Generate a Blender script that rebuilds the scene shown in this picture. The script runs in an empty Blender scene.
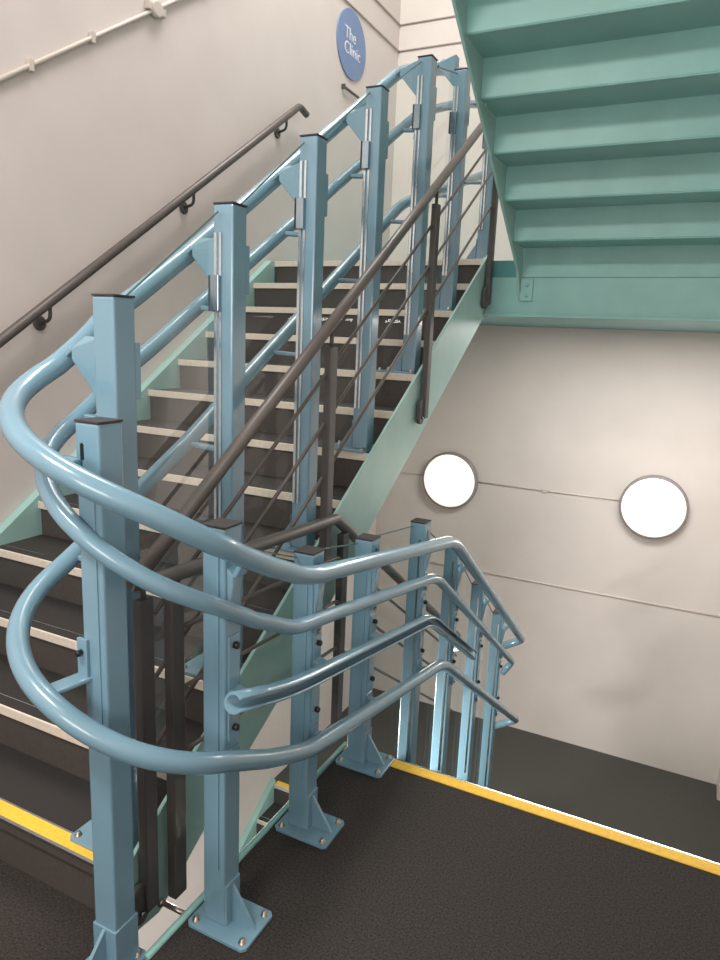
import bpy, bmesh, math
import numpy as np
from mathutils import Vector, Matrix

S = bpy.context.scene
C = S.collection

# ------------------------------------------------------------------ materials
def lin(c):
    c = [v / 255 for v in c]
    return [((v + .055) / 1.055) ** 2.4 if v > .04045 else v / 12.92 for v in c] + [1]

def mat(name, rgb, rough=.5, metal=0, noise=0, scale=40, bump=0, coat=0, spec=.5):
    m = bpy.data.materials.new(name); m.use_nodes = True
    nt = m.node_tree; b = nt.nodes['Principled BSDF']
    b.inputs['Base Color'].default_value = lin(rgb)
    b.inputs['Roughness'].default_value = rough
    b.inputs['Metallic'].default_value = metal
    b.inputs['Specular IOR Level'].default_value = spec
    if coat:
        b.inputs['Coat Weight'].default_value = coat
        b.inputs['Coat Roughness'].default_value = .12
    if noise or bump:
        tc = nt.nodes.new('ShaderNodeTexCoord')
        n = nt.nodes.new('ShaderNodeTexNoise'); n.inputs['Scale'].default_value = scale
        n.inputs['Detail'].default_value = 3
        nt.links.new(tc.outputs['Object'], n.inputs['Vector'])
        if noise:
            r = nt.nodes.new('ShaderNodeValToRGB')
            r.color_ramp.elements[0].position = .3; r.color_ramp.elements[1].position = .7
            r.color_ramp.elements[0].color = lin([max(0, v * (1 - noise)) for v in rgb])
            r.color_ramp.elements[1].color = lin([min(255, v * (1 + noise)) for v in rgb])
            nt.links.new(n.outputs['Fac'], r.inputs['Fac'])
            nt.links.new(r.outputs['Color'], b.inputs['Base Color'])
        if bump:
            bp = nt.nodes.new('ShaderNodeBump'); bp.inputs['Strength'].default_value = bump
            bp.inputs['Distance'].default_value = .004
            nt.links.new(n.outputs['Fac'], bp.inputs['Height'])
            nt.links.new(bp.outputs['Normal'], b.inputs['Normal'])
    return m

def glass_mat():
    m = bpy.data.materials.new('clear_panel'); m.use_nodes = True
    nt = m.node_tree; nt.nodes.clear()
    o = nt.nodes.new('ShaderNodeOutputMaterial'); mx = nt.nodes.new('ShaderNodeMixShader')
    t = nt.nodes.new('ShaderNodeBsdfTransparent'); g = nt.nodes.new('ShaderNodeBsdfGlossy')
    lw = nt.nodes.new('ShaderNodeLayerWeight'); lw.inputs['Blend'].default_value = .25
    fr = nt.nodes.new('ShaderNodeMath'); fr.operation = 'MULTIPLY_ADD'
    fr.inputs[1].default_value = .16; fr.inputs[2].default_value = .02
    nt.links.new(lw.outputs['Fresnel'], fr.inputs[0])
    t.inputs['Color'].default_value = (.93, .965, .95, 1)
    g.inputs['Roughness'].default_value = .03
    nt.links.new(fr.outputs[0], mx.inputs[0]); nt.links.new(t.outputs[0], mx.inputs[1])
    nt.links.new(g.outputs[0], mx.inputs[2]); nt.links.new(mx.outputs[0], o.inputs[0])
    return m

def emis(name, rgb, strength):
    m = bpy.data.materials.new(name); m.use_nodes = True
    b = m.node_tree.nodes['Principled BSDF']
    b.inputs['Base Color'].default_value = lin((240, 238, 230))
    b.inputs['Emission Color'].default_value = lin(rgb)
    b.inputs['Emission Strength'].default_value = strength
    return m

BLUE = mat('blue_paint', (116, 151, 168), .25, noise=.015, scale=6, coat=.4)
TEAL = mat('teal_paint', (132, 182, 176), .42, noise=.03, scale=5)
TEALD = mat('teal_stringer_paint', (150, 188, 182), .42, noise=.03, scale=5)
WALL = mat('wall_paint', (214, 206, 202), .75, noise=.012, scale=3, bump=.05)
WALLF = mat('far_wall_paint', (214, 207, 201), .7, noise=.012, scale=3, bump=.05)
WHITE = mat('white_paint', (215, 208, 200), .5, noise=.01)
CONDUIT = mat('conduit_plastic', (205, 196, 187), .5, noise=.01)
DARK = mat('dark_rail_paint', (92, 86, 82), .38, noise=.03, scale=12)
DARKPOST = mat('dark_post_paint', (74, 71, 69), .45, noise=.03, scale=12)
CARPET = mat('dark_carpet', (42, 38, 35), .92, noise=.5, scale=150, bump=.5)
LOWFLOOR = mat('lower_floor_covering', (66, 66, 62), .6, noise=.06, scale=120)
TREAD = mat('tread_covering', (42, 39, 37), .85, noise=.15, scale=200)
RISER = mat('riser_covering', (74, 69, 66), .6, noise=.06, scale=90)
SOFFIT = mat('shaded_teal_paint', (72, 138, 138), .45, noise=.03, scale=5)  # darker copy of the teal, with the underside's shade put into the colour
NOSING = mat('pale_nosing', (222, 212, 197), .6, noise=.03, scale=60)
ALU = mat('aluminium', (205, 210, 214), .25, 1, noise=.03, scale=60)
YELLOW = mat('yellow_strip', (238, 190, 62), .6, noise=.04, scale=80)
CAP = mat('black_cap', (52, 47, 47), .55, noise=.05)
CHROME = mat('chrome', (150, 164, 174), .18, 1, noise=.02)
BOLT = mat('zinc_bolt', (170, 160, 148), .35, .9, noise=.06)
KNOB = mat('black_knob', (24, 24, 26), .4, noise=.05)
SIGN = mat('sign_blue', (108, 136, 180), .35, noise=.02)
LETTER = mat('sign_lettering', (232, 234, 238), .5, noise=.01)
RIM = mat('lamp_rim_grey', (140, 134, 136), .45, noise=.02)
LAMP = emis('lamp_glow', (255, 244, 226), 9)
LAMPEDGE = emis('lamp_edge_glow', (255, 240, 214), .75)
GLASS = glass_mat()
GEDGE = mat('clear_panel_edge', (112, 138, 140), .2, noise=.02)

# ------------------------------------------------------------------ mesh builder
class MB:
    def __init__(s): s.bm = bmesh.new()
    def quadmesh(s, vs, fs):
        v = [s.bm.verts.new(p) for p in vs]
        for f in fs: s.bm.faces.new([v[i] for i in f])
        return s
    def box(s, a, b, bev=0):
        (x0, y0, z0), (x1, y1, z1) = a, b
        t = bmesh.new()
        v = [t.verts.new(p) for p in ((x0,y0,z0),(x1,y0,z0),(x1,y1,z0),(x0,y1,z0),(x0,y0,z1),(x1,y0,z1),(x1,y1,z1),(x0,y1,z1))]
        for f in ((0,3,2,1),(4,5,6,7),(0,1,5,4),(1,2,6,5),(2,3,7,6),(3,0,4,7)): t.faces.new([v[i] for i in f])
        if bev: bmesh.ops.bevel(t, geom=t.edges[:], offset=bev, segments=2, affect='EDGES', profile=.5)
        s._merge(t); return s
    def _merge(s, t):
        me = bpy.data.meshes.new('t'); t.to_mesh(me); t.free(); s.bm.from_mesh(me); bpy.data.meshes.remove(me)
    def prism(s, poly, axis, a, b, bev=0):
        # poly: 2-D outline in the two other axes, extruded along axis from a to b
        t = bmesh.new()
        def P(u, v, w): return {'x': (w, u, v), 'y': (u, w, v), 'z': (u, v, w)}[axis]
        A = [t.verts.new(P(u, v, a)) for u, v in poly]; B = [t.verts.new(P(u, v, b)) for u, v in poly]
        t.faces.new(A); t.faces.new(B[::-1]); n = len(poly)
        for i in range(n): t.faces.new((A[i], B[i], B[(i+1) % n], A[(i+1) % n]))
        bmesh.ops.recalc_face_normals(t, faces=t.faces[:])
        if bev: bmesh.ops.bevel(t, geom=t.edges[:], offset=bev, segments=2, affect='EDGES', profile=.5)
        s._merge(t); return s
    def loft(s, A, B):
        t = bmesh.new()
        A = [t.verts.new(p) for p in A]; B = [t.verts.new(p) for p in B]; n = len(A)
        t.faces.new(A); t.faces.new(B[::-1])
        for i in range(n): t.faces.new((A[i], B[i], B[(i+1) % n], A[(i+1) % n]))
        bmesh.ops.recalc_face_normals(t, faces=t.faces[:])
        bmesh.ops.bevel(t, geom=t.edges[:], offset=.004, segments=2, affect='EDGES', profile=.5)
        s._merge(t); return s
    def bar(s, p, q, w, h):
        p = Vector(p); q = Vector(q); d = (q - p).normalized()
        up = Vector((0, 0, 1)) if abs(d.z) < .95 else Vector((0, 1, 0))
        sx = d.cross(up).normalized() * w / 2; sz = sx.cross(d).normalized() * h / 2
        return s.loft([p-sx-sz, p+sx-sz, p+sx+sz, p-sx+sz], [q-sx-sz, q+sx-sz, q+sx+sz, q-sx+sz])
    def sweep(s, pts, prof, closed=True, caps=True):
        pts = [Vector(p) for p in pts]; n = len(pts); rings = []
        T = [(pts[min(i+1, n-1)] - pts[max(i-1, 0)]).normalized() for i in range(n)]
        up = Vector((0, 0, 1)) if abs(T[0].z) < .9 else Vector((1, 0, 0))
        for i in range(n):
            if i == 0:
                a = T[0].cross(up).normalized()
            else:
                a = (a - T[i] * a.dot(T[i])).normalized()
            b = a.cross(T[i]).normalized()
            rings.append([s.bm.verts.new(pts[i] + a*u + b*v) for u, v in prof])
        m = len(prof)
        for i in range(n-1):
            for j in range(m if closed else m-1):
                f = s.bm.faces.new((rings[i][j], rings[i][(j+1) % m], rings[i+1][(j+1) % m], rings[i+1][j])); f.smooth = True
        if caps and closed:
            s.bm.faces.new(rings[0][::-1]); s.bm.faces.new(rings[-1])
        return s
    def tube(s, pts, r, n=20):
        return s.sweep(pts, [(r*math.cos(2*math.pi*i/n), r*math.sin(2*math.pi*i/n)) for i in range(n)])
    def cyl(s, p, q, r, n=16): return s.tube([p, q], r, n)
    def lathe(s, prof, center, axis, n=48):
        # prof: (radius, height) along axis
        rings = []
        for r, h in prof:
            R = []
            for i in range(n):
                a = 2*math.pi*i/n; u, v = r*math.cos(a), r*math.sin(a)
                p = {'x': (h, u, v), 'y': (u, h, v), 'z': (u, v, h)}[axis]
                R.append(s.bm.verts.new(Vector(center) + Vector(p)))
            rings.append(R)
        for k in range(len(rings)-1):
            for i in range(n):
                f = s.bm.faces.new((rings[k][i], rings[k][(i+1) % n], rings[k+1][(i+1) % n], rings[k+1][i])); f.smooth = True
        s.bm.faces.new(rings[0][::-1]); s.bm.faces.new(rings[-1])
        return s
    def build(s, name, m, parent=None):
        bmesh.ops.recalc_face_normals(s.bm, faces=s.bm.faces[:])
        me = bpy.data.meshes.new(name); s.bm.to_mesh(me); s.bm.free()
        ms = m if isinstance(m, (list, tuple)) else [m]
        for x in ms: me.materials.append(x)
        o = bpy.data.objects.new(name, me); C.objects.link(o)
        if parent:
            o.parent = parent
            w = parent.location.copy(); p = parent.parent
            while p: w += p.location; p = p.parent
            me.transform(Matrix.Translation(-w))      # meshes are written in world metres, stored relative to their thing
        return o

def fillet(pts, r, n=8):
    pts = [Vector(p) for p in pts]; out = [pts[0]]
    rr = r if isinstance(r, (list, tuple)) else [r] * len(pts)
    for i in range(1, len(pts)-1):
        a, b, c = pts[i-1], pts[i], pts[i+1]
        u = (a-b); v = (c-b); d = min(rr[i], u.length*.48, v.length*.48)
        p = b + u.normalized()*d; q = b + v.normalized()*d
        for k in range(n+1):
            t = k/n; out.append(p*(1-t)**2 + b*2*t*(1-t) + q*t*t)
    out.append(pts[-1]); return out

def tag(o, label=None, cat=None, group=None, kind=None):
    if label: o['label'] = label
    if cat: o['category'] = cat
    if group: o['group'] = group
    if kind: o['kind'] = kind
    return o
def thing(name, loc, label, cat, group=None):
    o = bpy.data.objects.new(name, None); C.objects.link(o); o.location = loc
    o.empty_display_size = .1
    return tag(o, label, cat, group)
def struct(name, mb, m):
    return tag(mb.build(name, m), kind='structure')

# ------------------------------------------------------------------ dimensions
G, R = .26, .172
XW, YW = -.70, 5.22                     # left wall, far wall
XL, XR = -.646, .93                     # up flight between its stringers
YE = 1.171                              # edge of the landing at the down flight
ZL, ZU = -2.08, 13*R                    # lower and upper half landings

# ------------------------------------------------------------------ setting
struct('wall_left', MB().box((XW-.15, -3.2, -4.4), (XW, YW+.15, 6.6)), WALL)
struct('wall_far', MB().box((XW, YW, -4.4), (3.2, YW+.15, 6.6)), WALLF)
struct('wall_right', MB().box((2.95, -3.2, -4.4), (3.1, YW, 6.6)), WALL)
struct('wall_back', MB().box((XW, -3.2, -4.4), (2.95, -3.05, 6.6)), WALL)
struct('ceiling', MB().box((XW, -3.05, 6.5), (2.95, YW, 6.6)), WALL)
struct('wall_right_pier', MB().box((2.785, 4.98, ZL), (2.95, YW, 6.5)), WHITE)

f = MB(); f.box((XW, -3.05, -.22), (2.95, -.045, 0)); f.box((1.055, -.045, -.22), (2.95, YE-.058, 0)); f.box((XW, -.045, -.22), (.93, .02, 0))
struct('floor', f, CARPET)
f = MB(); f.box((XW, 3.26, ZL-.2), (1.0, YW, ZL)); f.box((1.0, 3.75, ZL-.2), (2.95, YW, ZL))
struct('floor_lower_landing', f, LOWFLOOR)
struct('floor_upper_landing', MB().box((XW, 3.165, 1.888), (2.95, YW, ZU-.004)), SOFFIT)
struct('floor_basement', MB().box((XW, -3.05, -4.4), (2.95, YW, -4.3)), CARPET)

# thin lines running round the walls
struct('trim_1', MB().cyl((XW+.3, YW-.004, -.508), (2.785, YW-.004, -.508), .008, 8), CONDUIT)
for i, z in enumerate((4.35, 4.57)):
    t = MB(); t.cyl((XW+.005, 2.4, z), (XW+.005, YW-.005, z), .008, 8); t.cyl((XW+.005, YW-.005, z), (2.9, YW-.005, z), .008, 8)
    struct('trim_%d' % (i+2), t, mat('trim_paint_%d' % i, (186, 176, 170), .6, noise=.02))

# ------------------------------------------------------------------ landing edges
e = thing('edge_strip', (1.9, YE, 0), 'yellow anti-slip strip along the landing edge above the down stairs', 'step edge')
MB().box((1.055, YE-.058, -.02), (2.95, YE-.007, .004)).build('yellow_insert', YELLOW, e)
t = MB(); t.box((1.055, YE-.007, -.05), (2.95, YE, .0042)); t.build('metal_edging', ALU, e)
e = thing('edge_strip', (0, 3.26, ZL), 'yellow strip on the lower half landing, seen far below through the gap', 'step edge')
MB().box((XW+.05, 3.26, ZL), (.93, 3.31, ZL+.004)).build('yellow_insert', YELLOW, e)
MB().box((XW+.05, 3.252, ZL-.03), (.93, 3.26, ZL+.004)).build('metal_edging', NOSING, e)
o = MB().tube([(1.052, -.045, .004), (1.052, YE-.01, .004)], .011, 12).build('edge_rod', TEAL)
tag(o, 'thin teal rod edging the landing floor beside the narrow stair gap', 'edge trim')

# ------------------------------------------------------------------ flights with covered treads
def flight(name, label, x0, x1, y0, z0, n, ystep, zstep, yellow_first=False, stringers=()):
    root = thing(name, ((x0+x1)/2, y0, z0), label, 'stairs')
    s = 1 if ystep > 0 else -1
    for k in range(n):
        y = y0 + k*ystep; z = z0 + (k*zstep)
        # tread front (nosing) at y, top at z, running back by one going; riser below its front
        last = (k == n-1 and zstep > 0)
        ye = y + abs(ystep)*1.06 if not last else y + .2
        tr = MB().box((x0, y+.004, z-.035), (x1, ye, z)).build('tread', TREAD, root)
        if yellow_first and k == 0:
            MB().box((x0, y+.006, z), (x1, y+.056, z+.004)).build('yellow_insert', YELLOW, tr)
            b = MB(); b.box((x0, y-.004, z-.006), (x1, y+.006, z+.005)); b.box((x0, y+.056, z), (x1, y+.062, z+.005)); b.build('metal_edging', ALU, tr)
            MB().box((x0, y-.002, z-.034), (x1, y+.004, z-.006)).build('front_lip', RISER, tr)
        else:
            MB().box((x0, y-.004, z-.034), (x1, y+.004, z+.002), .0015).build('nosing', NOSING, tr)
            MB().box((x0, y+.050, z), (x1, y+.054, z+.002)).build('metal_bead', ALU, tr)
        MB().box((x0, y+.012, z-abs(zstep)), (x1, y+.024, z-.035)).build('riser', RISER, root)
    for (xa, xb, poly) in stringers:
        MB().prism(poly, 'x', xa, xb, .003).build('stringer', TEALD, root)
    return root

def nz(y): return R + y*(R/G)
st_r = [(-.04, -.02), (-.04, .002), (-.09, .002), (-.09, nz(-.09)+.04), (3.10, nz(3.10)+.04), (3.122, ZU-.01), (3.122, 1.889), (3.09, nz(3.09)-.33), (.75, nz(.75)-.33), (.48, .19), (.13, -.04)]
st_l = [(-.03, .0), (-.03, nz(-.03)+.03), (3.08, nz(3.08)+.03), (3.12, ZU), (3.12, nz(3.12)-.3), (.5, nz(.5)-.33)]
up = flight('stair_flight', 'dark-carpeted stairs with pale nosings climbing the left wall from a yellow-edged first step',
       XL, XR, 0, R, 13, G, R, True, [(XR, XR+.014, st_r), (XW+.001, XL, st_l)])
MB().loft([(XL, .5, nz(.5)-.24), (XR, .5, nz(.5)-.24), (XR, .5, nz(.5)-.22), (XL, .5, nz(.5)-.22)],
          [(XL, 3.12, nz(3.12)-.26), (XR, 3.12, nz(3.12)-.26), (XR, 3.12, nz(3.12)-.24), (XL, 3.12, nz(3.12)-.24)]).build('soffit', TEALD, up)

# down flight: 12 risers from the landing edge to the lower half landing
rd, GD = -ZL/12, .235
root = thing('stair_flight', (1.9, YE, 0), 'stairs going down from the yellow landing edge to the lower landing with the round lamps', 'stairs')
for k in range(11):
    y = YE + k*GD; z = -(k+1)*rd
    tr = MB().box((1.075, y+.002, z-.035), (2.9, y+GD, z)).build('tread', TREAD, root)
    MB().box((1.075, y+GD-.003, z-.034), (2.9, y+GD+.004, z+.003)).build('nosing', NOSING, tr)
    MB().box((1.075, y, z-rd*.0), (2.9, y+.012, z+rd-.036)).build('riser', RISER, root)
def pd(y): return -(y-YE)*rd/GD
for xa in (1.06, 2.9):
    MB().prism([(YE, -.03), (YE, -.36), (YE+.1, -.40), (3.74, pd(3.74)-.05), (3.74, ZL+.02), (3.7, pd(3.7)+.0)], 'x', xa, xa+.014).build('stringer', TEALD, root)

# lower flight on the left, descending toward the viewer from the lower half landing
root = thing('stair_flight', (0, 3.26, ZL), 'lower stairs under the first flight, glimpsed through the gap below the yellow strip', 'stairs')
for k in range(11):
    y = 3.26 - k*G; z = ZL - (k+1)*R
    tr = MB().box((XW+.05, y-G, z-.035), (.93, y, z)).build('tread', TREAD, root)
    MB().box((XW+.05, y-G-.004, z-.03), (.93, y-G+.004, z+.003)).build('nosing', NOSING, tr)
    MB().box((XW+.05, y-G+.045, z), (.93, y-G+.05, z+.003)).build('metal_bead', ALU, tr)
    MB().box((XW+.05, y-.012, z), (.93, y, z+R-.036)).build('riser', RISER, root)
def pl(y): return ZL - (3.26-y)*R/G
for xa, xb in ((XW+.002, XW+.05), (.93, .944)):
    MB().prism([(3.27, ZL+.04), (3.27, ZL-.3), (.4, pl(.4)-.33), (.4, pl(.4)+.04)], 'x', xa, xb, .003).build('stringer', TEALD, root)

# ------------------------------------------------------------------ upper flight seen from below (folded steel plate)
X0, X1 = 1.16, 2.93
root = thing('stair_flight', (2, 3.1, 2.133), 'teal steel stairs overhead seen from below, climbing toward the viewer', 'stairs')
for k in range(13):
    y = 3.10 - k*G; z = 2.133 + k*R
    MB().box((X0, y, z), (X1, y+.008, z+R)).build('riser', TEAL, root)
    if k < 12:
        p = MB().box((X0, y-G+.001, z+R-.008), (X1, y, z+R)).build('tread', TEAL, root)
        MB().cyl((X0, y-G+.001, z+R-.006), (X1, y-G+.001, z+R-.006), .005, 8).build('folded_edge', TEAL, p)
def pu(y): return 2.133 + (3.10-y)*R/G
MB().box((X0, 3.092, 2.126), (X1, 3.108, 2.135)).build('folded_edge', TEAL, root)
for xa in (X0-.014, X1):
    st = MB().prism([(3.098, 1.99), (3.098, 2.42), (0, pu(0)+.32), (0, pu(0)-.05), (3.0, pu(3.0)-.04)], 'x', xa, xa+.014, .002).build('stringer', TEALD, root)
    if xa < 2:
        for (by, bz) in ((2.16, pu(2.16)+.09), (2.12, pu(2.12)+.03), (1.9, pu(1.9)+.12)):
            MB().lathe([(.012, 0), (.012, .006), (.006, .009)], (X0, by, bz), 'x', 8).build('bolt', TEAL, st)
cl = MB().box((X0-.002, 3.088, 1.985), (X0+.075, 3.1, 2.115), .002).build('cleat_plate', TEAL, root)
for z in (2.02, 2.08):
    MB().lathe([(.011, 0), (.011, -.007), (.006, -.010)], (X0+.042, 3.088, z), 'y', 8).build('bolt', TEAL, cl)

bm_ = thing('steel_beam', (2, 3.11, 1.93), 'horizontal teal steel beam carrying the upper landing under the overhead stairs', 'beam')
MB().box((XR+.016, 3.102, 1.899), (2.95, 3.122, 2.125)).build('web', TEAL, bm_)
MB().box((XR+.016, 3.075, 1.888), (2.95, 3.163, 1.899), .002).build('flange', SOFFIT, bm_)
MB().box((XR+.016, 3.066, 1.889), (2.95, 3.075, 1.905), .002).build('flange_lip', TEAL, bm_)  # paler lip draws the edge highlight along the flange

# ------------------------------------------------------------------ guide rails
XC = .955
def hermite(zs, t):
    zs = np.array(zs); sl = np.gradient(zs); i = min(int(t), len(zs)-2); f = t-i
    return zs[i]*(2*f**3-3*f**2+1)+sl[i]*(f**3-2*f**2+f)+zs[i+1]*(-2*f**3+3*f**2)+sl[i+1]*(f**3-f**2)
def rail(top, yc, Rr, zs, tail):
    """top: points on the up side (y,z) from the top; zs: heights at y=.6,.25, five turn angles, y=.25,.47; tail: (y,z) kinks on the down side"""
    def at(t):
        if t <= 2:
            yy = [.6, .25, yc]; i = min(int(t), 1); x, y = XC-Rr, yy[i]+(yy[i+1]-yy[i])*(t-i)
        elif t <= 6:
            a = math.radians(180+45*(t-2)); x, y = XC+Rr*math.cos(a), yc+Rr*math.sin(a)
        else:
            yy = [yc, .25, .47]; i = min(int(t-6), 1); x, y = XC+Rr, yy[i]+(yy[i+1]-yy[i])*(t-6-i)
        return (x, y, hermite(zs, t))
    mid = [at(t) for t in np.linspace(0, 7.7, 90)]
    a = fillet([(XC-Rr, y, z) for y, z in top] + [mid[0]], .12)
    pts = [mid[-1]] + [(XC+Rr, y, z) for y, z in tail]
    return a[:-1] + mid, pts

def finish(seq, tail, hook, rk=(.16, .10, .05)):
    y, z = tail[-1][1], tail[-1][2]
    t = [seq[-1]] + tail[1:] + [(hook, y-.02, z-.10)]
    # smooth every kink of the down side
    full = fillet([seq[-2]] + t, [0, .02, .14, .12, .05, .05][:len(t)+1])
    return seq[:-2] + [Vector(p) for p in full]

railA, tA = rail([(3.75, 3.51), (2.98, 3.295), (2.27, 3.065)], .073, .289, [1.957,1.747,1.611,1.519,1.429,1.323,1.194,1.10,1.001], [(.50, 1.0), (1.865, .773), (3.72, -.466)])
railB, tB = rail([(3.75, 3.33), (2.97, 3.105), (2.41, 2.90)], .095, .24, [1.796,1.59,1.47,1.376,1.26,1.133,1.025,.934,.825], [(.48, .825), (1.78, .605), (3.67, -.64)])
railD, tD = rail([(3.75, 2.88), (2.93, 2.62), (2.36, 2.44)], .055, .29, [1.338,1.153,1.041,.95,.85,.728,.621,.517,.417], [(.51, .405), (1.812, .154), (3.778, -1.164)])
o = MB().tube(finish(railA, tA, 1.07), .029, 24).build('guide_rail', BLUE)
tag(o, 'topmost and thickest light blue tube rail, looping round the stair turn', 'rail')
o = MB().tube(finish(railB, tB, 1.13), .024, 24).build('guide_rail', BLUE)
tag(o, 'second light blue tube rail, running just below the thick topmost one', 'rail')
o = MB().tube(finish(railD, tD, 1.07), .0275, 24).build('guide_rail', BLUE)
tag(o, 'lowest light blue tube rail, looping nearest the floor at the turn', 'rail')

# short open channel rail, only on the landing side
cp = fillet([(1.25, .085, .775), (1.25, .365, .685), (1.25, 1.575, .473), (1.25, 2.352, -.025)], [0, .15, .1, 0])
def carc(r, a0, a1, n): return [(r*math.cos(math.radians(a0+(a1-a0)*i/n)), r*math.sin(math.radians(a0+(a1-a0)*i/n))) for i in range(n+1)]
prof = carc(.029, 35, 325, 22) + carc(.021, 325, 35, 22)
ch = MB(); ch.sweep(cp, prof)
o = ch.build('channel_rail', BLUE)
tag(o, 'short open blue channel rail beginning with a C-shaped end, third rail down beside the landing', 'rail')

def z_on(pts, y, left):
    best = None
    P = [Vector(p) for p in pts]
    for a, b in zip(P[:-1], P[1:]):
        if (left and (a.x+b.x)/2 > XC) or (not left and (a.x+b.x)/2 < XC): continue
        if min(a.y, b.y) <= y <= max(a.y, b.y) and abs(a.y-b.y) > 1e-6:
            return a.z + (b.z-a.z)*(y-a.y)/(b.y-a.y)
    return best
FA, FB, FD = finish(railA, tA, 1.07), finish(railB, tB, 1.13), finish(railD, tD, 1.07)

# ------------------------------------------------------------------ posts
W = .0375
def post(x, y, z0, zt, side, label, group, w=W, foot=True, front=False):
    root = thing('barrier_post', (x, y, z0), label, 'post', group)
    MB().box((x-w, y-w, z0+.012), (x+w, y+w, zt-.006), .006).build('column', BLUE, root)
    MB().box((x-w-.001, y-w-.001, zt-.006), (x+w+.001, y+w+.001, zt), .0015).build('cap', CAP, root)
    # base plate with gusset and bolts
    if front: px0, px1, py0, py1 = x-.075, x+.06, y-.19, y+.06
    elif side < 0: px0, px1, py0, py1 = x-.175, x+.048, y-.078, y+.078
    else: px0, px1, py0, py1 = x-.072, x+.138, y-.078, y+.078
    bp = MB().prism([(px0+.012, py0), (px1-.012, py0), (px1, py0+.012), (px1, py1-.012), (px1-.012, py1), (px0+.012, py1), (px0, py1-.012), (px0, py0+.012)], 'z', z0+.001, z0+.013, .002).build('base_plate', BLUE, root)
    for bx in (px0+.022, px1-.022):
        for by in (py0+.022, py1-.022):
            b = MB(); b.lathe([(.012, .012), (.012, .015), (.008, .0151), (.008, .024), (.003, .026)], (bx, by, z0), 'z', 8); b.build('bolt', BOLT, bp)
    if front:
        MB().prism([(y-w, z0+.013), (y-w-.13, z0+.013), (y-w, z0+.15)], 'x', x-.005, x+.005).build('gusset', BLUE, root)
        MB().box((x-w-.004, y-w-.004, z0+.012), (x+w+.004, y+w+.004, z0+.15), .003).build('collar', BLUE, root)
    elif foot:
        s = side
        MB().prism([(x+s*w, z0+.013), (x+s*(w+.085), z0+.013), (x+s*w, z0+.14)], 'y', y-.005, y+.005).build('gusset', BLUE, root)
        MB().box((x+s*w-.006, y-w+.004, z0+.012), (x+s*(w+.004)+.002, y+w-.004, z0+.145), .003).build('collar', BLUE, root)
    return root

def slot(root, x, y, z, face):
    # dark oval slot on a face
    if face == 'y': pts = [(x+.008*math.cos(a)*.7, z+.014*(1 if math.sin(a) > 0 else -1)+.006*math.sin(a)) for a in np.linspace(0, 2*math.pi, 20)[:-1]]; MB().prism(pts, 'y', y-.001, y+.003).build('slot', KNOB, root)
    else: pts = [(y+.008*math.cos(a)*.7, z+.014*(1 if math.sin(a) > 0 else -1)+.006*math.sin(a)) for a in np.linspace(0, 2*math.pi, 20)[:-1]]; MB().prism(pts, 'x', x-.003, x+.001).build('slot', KNOB, root)

def flared(root, x, y, z, xr, zr, side):
    """flared bracket from the post face to the rail"""
    s = side; f0 = x + s*W; xe = xr - s*.045; zr = zr + (.025 if s < 0 else -.05)
    A = [(f0-s*.004, y-.026, zr-.14), (f0-s*.004, y+.026, zr-.14), (f0-s*.004, y+.03, zr+.03), (f0-s*.004, y-.03, zr+.03)]
    B = [(xe, y-.025, zr-.03), (xe, y+.025, zr+.01), (xe, y+.025, zr+.035), (xe, y-.025, zr-.0)]
    k = MB(); k.loft(A, B); k.bar((xe, y, zr), (xr - s*.02, y, zr - (.02 if s < 0 else -.04)), .05, .014); k.build('flared_bracket', BLUE, root)
def arm(root, x, y, xr, zr, side, r):
    f0 = x + side*(W-.003); xe = xr - side*(r-.004)
    a = MB(); a.bar((f0, y, zr-.01), (xe, y, zr-.004), .03, .016); a.box((min(f0, f0+side*.008), y-.024, zr-.05), (max(f0, f0+side*.008), y+.024, zr+.02), .002)
    p = a.build('rail_arm', BLUE, root)
    MB().lathe([(.008, 0), (.008, .008*side), (.004, .011*side)], (f0+side*.008, y, zr-.045), 'x', 8).build('bolt', BOLT, p)

PX = .845
ups = [(.11, R, 1.802), (.605, R+2*R, 2.113), (1.105, R+4*R, 2.436), (1.625, R+6*R, 2.76), (2.165, R+8*R, 3.062), (2.68, R+10*R, 3.175), (3.30, ZU, 3.25)]
ul = ['blue square post on the yellow-edged first stair, behind the front post',
      'second blue post up the left flight, with a chrome clip near its top',
      'third blue post up the left flight, between the two grey balustrade uprights and the wall',
      'fourth blue post up the left flight, below the round blue sign',
      'fifth blue post up the left flight, where the top rail bends level',
      'sixth blue post up the left flight, just left of the overhead teal stringer',
      'last blue post on the upper landing, half hidden behind the overhead stairs']
for (y, z0, zt), lab in zip(ups, ul):
    p = post(PX, y, z0, zt, -1, lab, 'posts up the left flight')
    za, zb, zd = z_on(FA, y, True), z_on(FB, y, True), z_on(FD, y, True)
    flared(p, PX, y, 0, XC-.289, za, -1)
    arm(p, PX, y, XC-.24, zb, -1, .024); arm(p, PX, y, XC-.29, zd, -1, .029)
    if y > .3:
        c = MB(); c.box((PX-.030, y-W-.007, z0+.2), (PX-.020, y-W+.002, zt-.09)); c.box((PX-.010, y-W-.007, z0+.2), (PX-.002, y-W+.002, zt-.09)); c.build('glazing_channel', ALU, p)
        k = MB().box((PX-.034, y-W-.022, zt-.33), (PX-.002, y-W-.004, zt-.22), .002).build('clip', CHROME, p)
        tag(k, 'chrome glazing clip')
        MB().box((PX-.040, y-W-.022, zt-.33), (PX-.034, y-W-.004, zt-.22)).build('clip_gasket', KNOB, k)
    MB().box((PX+.004, y+W-.002, zt-.27), (PX+.036, y+W+.018, zt-.12), .002).build('panel_bracket', BLUE, p)

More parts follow.
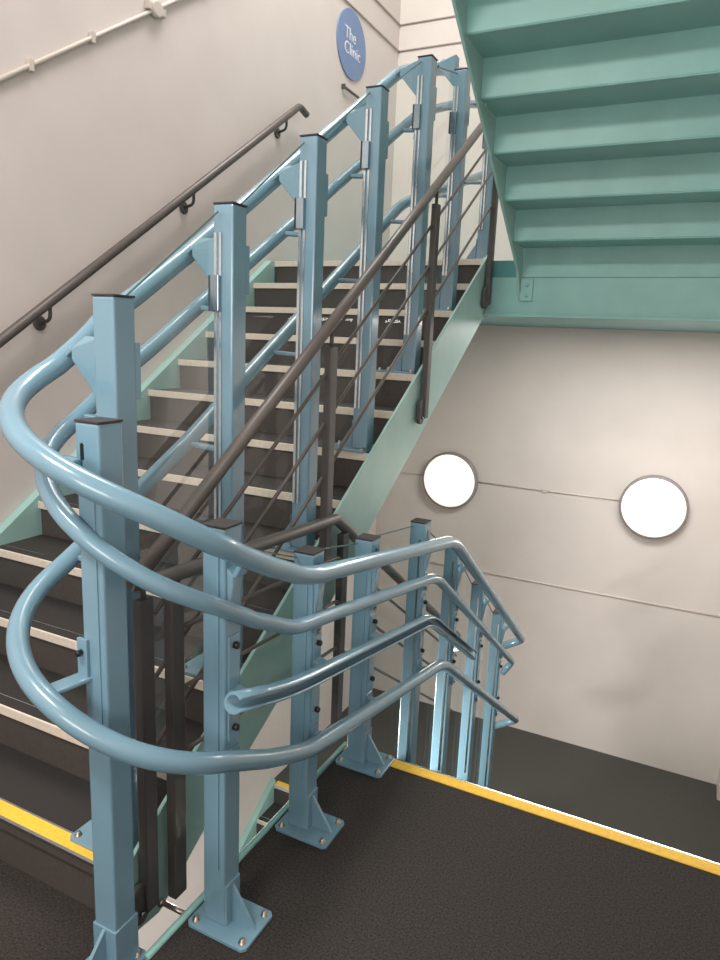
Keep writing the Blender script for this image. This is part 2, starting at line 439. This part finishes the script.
p = post(.992, -.09, 0, 1.508, 1, 'nearest blue post at the stair turn, standing in front of all the others', 'posts at the turn', front=True, w=.0375)
slot(p, .976, -.09-.0375, 1.435, 'y')
MB().loft([(.939, -.125, 1.375), (.975, -.129, 1.375), (.975, -.129, 1.42), (.939, -.125, 1.42)], [(.885, -.195, 1.41), (.965, -.195, 1.385), (.965, -.195, 1.41), (.885, -.195, 1.435)]).build('flared_bracket', BLUE, p)
a = MB(); a.bar((.957, -.12, .865), (.935, -.215, .862), .05, .012); a.box((.942, -.137, .862), (.975, -.127, .97), .002); q = a.build('rail_arm', BLUE, p)
MB().lathe([(.008, 0), (.008, -.014), (.005, -.016)], (.957, -.137, .935), 'y', 10).build('knob', KNOB, q)
a = MB(); a.box((1.005, -.131, .72), (1.012, -.127, 1.38)); a.build('seam_strip', BLUE, p)

DX = 1.145
dws = [(.175, 0, 1.225), (.64, 0, 1.03), (1.09, 0, .965), (1.66, -3*rd, .905), (2.18, -5*rd, .655), (2.74, -7*rd, .27), (3.32, -10*rd, -.12)]
dl = ['blue post on the landing left end, beside the C-shaped rail end',
      'blue post on the landing, second along the edge, below the first rail bend',
      'blue post on the landing, last one before the yellow edge strip',
      'first blue post below the landing edge, beside the peak of the top rail',
      'second blue post down the stairs, just past the rail peak',
      'third blue post down the stairs, with lamp glare on its side',
      'last blue post down the stairs, where the tube rails hook back']
for i, ((y, z0, zt), lab) in enumerate(zip(dws, dl)):
    p = post(DX, y, z0, zt, 1, lab, 'posts along the landing and down flight', foot=i < 3)
    za, zb, zd = z_on(FA, y, False), z_on(FB, y, False), z_on(FD, y, False)
    flared(p, DX, y, 0, XC+.289, za, 1)
    if i: arm(p, DX, y, XC+.24, zb, 1, .024)
    arm(p, DX, y, XC+.29, zd, 1, .029)
    zc = z_on(cp, y, False)
    if zc is not None:
        b = MB(); b.loft([(DX+W-.003, y-.02, zc-.035), (DX+W-.003, y+.02, zc-.035), (DX+W-.003, y+.02, zc+.02), (DX+W-.003, y-.02, zc+.02)],
                         [(1.228, y-.03, zc-.014), (1.228, y+.03, zc-.014), (1.228, y+.03, zc-.002), (1.228, y-.03, zc-.002)]).build('channel_bracket', BLUE, p)
    m = MB().box((DX+W-.002, y-.024, zd+.05), (DX+W+.005, y+.024, zd+.36), .002).build('mounting_plate', BLUE, p)
    for zz in (zd+.085, zd+.33):
        MB().lathe([(.010, 0), (.010, .012), (.006, .015)], (DX+W+.005, y, zz), 'x', 10).build('knob', KNOB, m)
    slot(p, DX+W, y, zt-.06, 'x')
    c = MB(); c.box((DX+.012, y-W-.005, z0+.2), (DX+.020, y-W+.002, zt-.08)); c.build('glazing_channel', BLUE if i < 3 else ALU, p)

# ------------------------------------------------------------------ clear panels between posts
def panel(x, ya, zat, zab, yb, zbt, zbb, label, group):
    m = MB().quadmesh([(x, ya, zab), (x, yb, zbb), (x, yb, zbt), (x, ya, zat)], [(0, 1, 2, 3)])
    o = m.build('clear_panel', GLASS)
    tag(o, label, 'glass panel', group)
    root_edge = MB().bar((x, ya, zat), (x, yb, zbt), .003, .003).build('panel_edge', GEDGE, o)
for i in range(6):
    (ya, za, ta), (yb, zb, tb) = ups[i], ups[i+1]
    panel(PX-.012, ya+W+.003, ta-.01, max(za+.12, za + .15), yb-W-.009, tb-.03, zb+.12,
          'clear panel on the left flight, between its %s and %s blue posts' % (('first','second','third','fourth','fifth','sixth')[i], ('second','third','fourth','fifth','sixth','last')[i]), 'clear panels of the left flight')
for i in range(6):
    (ya, za, ta), (yb, zb, tb) = dws[i], dws[i+1]
    panel(DX-.02, ya+W+.003, (ta if i else 1.17)-.02, za+.12, yb-W-.009, tb-.02, max(zb, zb)+.14,
          'clear panel %s' % ('between the first two blue posts on the landing', 'between the second and third blue posts on the landing', 'between the landing edge post and the first post below', 'just past the rail peak, between the first two posts below the landing', 'between the second and third posts down the stairs', 'between the last two posts down the stairs')[i], 'clear panels beside the landing and down flight')

# ------------------------------------------------------------------ dark balustrades
def hz(y): return 1.245 + (y-.317)*.682
HX = .955
b1 = thing('stair_balustrade', (HX, .05, 0), 'dark grey handrail with thin infill rods on the inner edge of the climbing flight', 'balustrade')
MB().tube([(HX, .035, hz(.035)), (HX, 3.3, hz(3.3))], .022, 18).build('handrail', DARK, b1)
def baluster(root, x, y, zb, zt, zh, w=.024, plate=True):
    b = MB().box((x-.016, y-w, zb), (x+.016, y+w, zt), .004).build('baluster', DARKPOST, root)
    MB().cyl((x, y, zt-.01), (x, y, zh), .008, 10).build('pin', DARKPOST, b)
    if plate:
        pts = [(y-w-.012+.028*math.cos(a), zb+.02+(.05 if math.sin(a) > 0 else -.02)+.028*math.sin(a)) for a in np.linspace(0, 2*math.pi, 28)[:-1]]
        q = MB().prism(pts, 'x', x-.014, x+.004).build('fixing_plate', DARKPOST, b)
        MB().lathe([(.009, 0), (.009, .006), (.004, .008)], (x+.004, y-w-.012, zb+.006), 'x', 10).build('bolt', CHROME, q)
for y, zb in ((1.07, .76), (2.08, 1.33), (3.06, 1.96)):
    baluster(b1, HX+.012, y, zb, hz(y)-.075, hz(y)-.015)
for d in (.165, .355, .565):
    MB().tube([(HX, .12, hz(.12)-d), (HX, 3.2, hz(3.2)-d)], .007, 10).build('infill_rod', DARK, b1)
o = baluster(b1, .967, .065, .045, 1.01, 1.06, .024, True)

b2 = thing('stair_balustrade', (1.0, .2, 0), 'dark grey handrail running level beside the landing gap then down behind the clear panels', 'balustrade')
HB = .985
MB().tube(fillet([(HX, .04, 1.057), (HB, .09, 1.055), (HB, 1.12, 1.005), (HB, 2.9, 1.005-1.78*.665)], [0, .03, .008, 0]), .022, 18).build('handrail', DARK, b2)
baluster(b2, .985, .165, .02, .99, 1.04, .026, False)
MB().box((.969, 1.165, .0), (1.001, 1.215, .93), .004).build('baluster', DARKPOST, b2)
MB().box((.969, 2.15, -.75), (1.001, 2.20, .27), .004).build('baluster', DARKPOST, b2)
for d in (.165, .355, .565):
    MB().tube(fillet([(HB, .2, 1.05-d), (HB, 1.16, 1.0-d), (HB, 2.9, 1.0-d-1.74*.665)], .04), .007, 10).build('infill_rod', DARK, b2)
t = MB(); t.cyl((.96, .13, .0), (1.045, .13, .0), .008, 10); t.build('fixing_stud', BOLT, b2)
MB().lathe([(.014, 0), (.014, .008), (.008, .012)], (.95, .13, 0), 'x', 8).build('bolt', BOLT, b2)

# ------------------------------------------------------------------ wall handrail
WX = XW+.08
def wz(y): return 1.635 + (y-.856)*.678
h = thing('wall_handrail', (WX, 1.5, wz(1.5)), 'dark grey tube handrail sloping up the left wall on three brackets', 'handrail')
MB().tube(fillet([(WX, -.2, wz(-.2)), (WX, 3.37, wz(3.37)), (WX+.0, 3.47, wz(3.37)-.03)], .03), .024, 18).build('rail_tube', DARK, h)
for y in (.08, 1.14, 2.2, 3.2):
    z = wz(y)
    br = MB().tube(fillet([(WX, y, z-.02), (WX, y, z-.085), (XW+.004, y, z-.10)], .05), .009, 10).build('wall_bracket', DARKPOST, h)
    MB().lathe([(.036, 0), (.036, .008), (.03, .012)], (XW, y, z-.10), 'x', 24).build('rosette', DARKPOST, br)

o = MB().bar((XW+.02, 4.14, 3.715), (XW+.02, 4.42, 3.71), .016, .018)
t = thing('wall_rail_stub', (XW, 4.28, 3.78), 'short dark bar on the left wall just below the round blue sign', 'rail')
o.build('bar', DARKPOST, t)
MB().box((XW, 4.13, 3.70), (XW+.03, 4.15, 3.735), .002).build('end_cap', DARKPOST, t)

# ------------------------------------------------------------------ conduit on the left wall
def cz(y): return 2.762 + (y-.985)*.672
c = thing('wall_conduit', (XW, 1.5, cz(1.5)), 'white surface conduit sloping up the left wall with a small junction box', 'conduit')
t = MB(); t.cyl((XW+.014, -.2, cz(-.2)), (XW+.014, 3.6, cz(3.6)), .011, 12); t.build('pipe', CONDUIT, c)
for y in (.4, 1.15, 1.52, 2.4, 2.9):
    MB().box((XW, y-.012, cz(y)-.026), (XW+.028, y+.012, cz(y)+.026), .003).build('saddle_clip', CONDUIT, c)
jb = MB().lathe([(.042, 0), (.042, .034), (.036, .04)], (XW, 1.97, cz(1.97)), 'x', 24).build('junction_box', CONDUIT, c)
MB().box((XW, 1.90, cz(1.97)-.02), (XW+.03, 2.04, cz(1.97)+.02), .003).build('box_spout', CONDUIT, jb)

# ------------------------------------------------------------------ round sign
s = thing('wall_sign', (XW, 4.275, 4.105), 'round blue sign reading The Clinic on the left wall', 'sign')
MB().lathe([(.255, .0), (.255, .008), (.253, .010)], (XW, 4.275, 4.068), 'x', 64).build('disc', SIGN, s)
def text(body, size, y, z, name):
    cu = bpy.data.curves.new('t', 'FONT'); cu.body = body; cu.size = size; cu.extrude = .001; cu.space_line = .85
    tmp = bpy.data.objects.new('t', cu); C.objects.link(tmp)
    bpy.context.view_layer.update()
    me = bpy.data.meshes.new_from_object(tmp.evaluated_get(bpy.context.evaluated_depsgraph_get()))
    bpy.data.objects.remove(tmp)
    M = Matrix(((0, 0, 1, XW+.0115), (1, 0, 0, y), (0, 1, 0, z), (0, 0, 0, 1)))
    me.transform(M); me.transform(Matrix.Translation(-s.location)); me.materials.append(LETTER); me.name = name
    o = bpy.data.objects.new(name, me); C.objects.link(o); o.parent = s
    return o
text('The\nClinic', .126, 4.14, 4.09, 'lettering')

# ------------------------------------------------------------------ round wall lamps and their cable
for x, lab in ((.096, 'left round glowing wall lamp with grey rim, beside the climbing stringer'), (1.972, 'right round glowing wall lamp with grey rim, alone on the open wall')):
    l = thing('wall_lamp', (x, YW, .38), lab, 'lamp', 'round wall lamps')
    MB().lathe([(.27, 0), (.283, -.01), (.283, -.06), (.276, -.068), (.262, -.068)], (x, YW, .38), 'y', 72).build('rim', RIM, l)
    MB().lathe([(.243, -.066), (.242, -.074), (.18, -.080), (.1, -.083), (.02, -.084)], (x, YW, .38), 'y', 72).build('diffuser', LAMP, l)
    MB().lathe([(.264, -.064), (.260, -.072), (.244, -.0745), (.242, -.064)], (x, YW, .38), 'y', 72).build('diffuser_edge', LAMPEDGE, l)
c = thing('lamp_cable', (0, YW, .395), 'thin pale cable conduit running along the far wall between the round lamps', 'cable')
MB().cyl((XW, YW-.008, .395), (.096-.28, YW-.006, .395), .006, 8).build('pipe', CONDUIT, c)
MB().cyl((.096+.28, YW-.008, .395), (1.972-.28, YW-.006, .395), .006, 8).build('pipe', CONDUIT, c)
MB().box((1.0, YW-.02, .38), (1.045, YW, .41), .003).build('coupling', CONDUIT, c)

# ------------------------------------------------------------------ lights
def area(name, loc, rot, sx, sy, power, col=(1, .955, .915)):
    d = bpy.data.lights.new(name, 'AREA'); d.shape = 'RECTANGLE'; d.size = sx; d.size_y = sy
    d.energy = power; d.color = col
    o = bpy.data.objects.new(name, d); C.objects.link(o); o.location = loc; o.rotation_euler = rot
    return o
area('ceiling_light_stairwell', (.2, 2.4, 6.4), (0, 0, 0), 1.2, 2.6, 185)
area('ceiling_light_landing', (.7, -1.9, 4.1), (math.radians(12), 0, 0), 1.0, .6, 112)
area('fill_light_landing', (1.9, -2.8, 1.95), (math.radians(86), 0, 0), 1.4, .8, 38)  # unseen fill behind the camera, added to brighten far wall and stair underside
area('fill_lower_landing', (1.9, 3.75, 1.86), (0, 0, 0), 1.6, .7, 58)  # unseen fill under the upper landing, added to lift the lower far wall
area('fill_lower_stairs', (.15, 1.3, -.75), (0, math.radians(-50), 0), .5, 1.0, 150)  # added fill beneath the climbing flight, brightens the wall seen through the gap

w = bpy.data.worlds.new('world'); S.world = w; w.use_nodes = True
w.node_tree.nodes['Background'].inputs['Color'].default_value = (.9, .88, .85, 1)
w.node_tree.nodes['Background'].inputs['Strength'].default_value = .3

# ------------------------------------------------------------------ camera
cd = bpy.data.cameras.new('camera'); cam = bpy.data.objects.new('camera', cd); C.objects.link(cam); S.camera = cam
yaw, pit, roll, fpx = .4533, .2007, .0423, 692.54
cs, sn = math.cos, math.sin
fw = Vector((-sn(yaw)*cs(pit), cs(yaw)*cs(pit), -sn(pit))); rt = Vector((cs(yaw), sn(yaw), 0)); up_ = rt.cross(fw)
r2 = rt*cs(roll) + up_*sn(roll); u2 = -rt*sn(roll) + up_*cs(roll)
M = Matrix((r2, u2, -fw)).transposed().to_4x4(); M.translation = Vector((2.2458, -1.2624, 1.7161))
cam.matrix_world = M
cd.sensor_width = 36; cd.sensor_fit = 'AUTO'; cd.lens = fpx/960*36; cd.clip_start = .02
S.view_settings.view_transform = 'Standard'
S.view_settings.look = 'None'
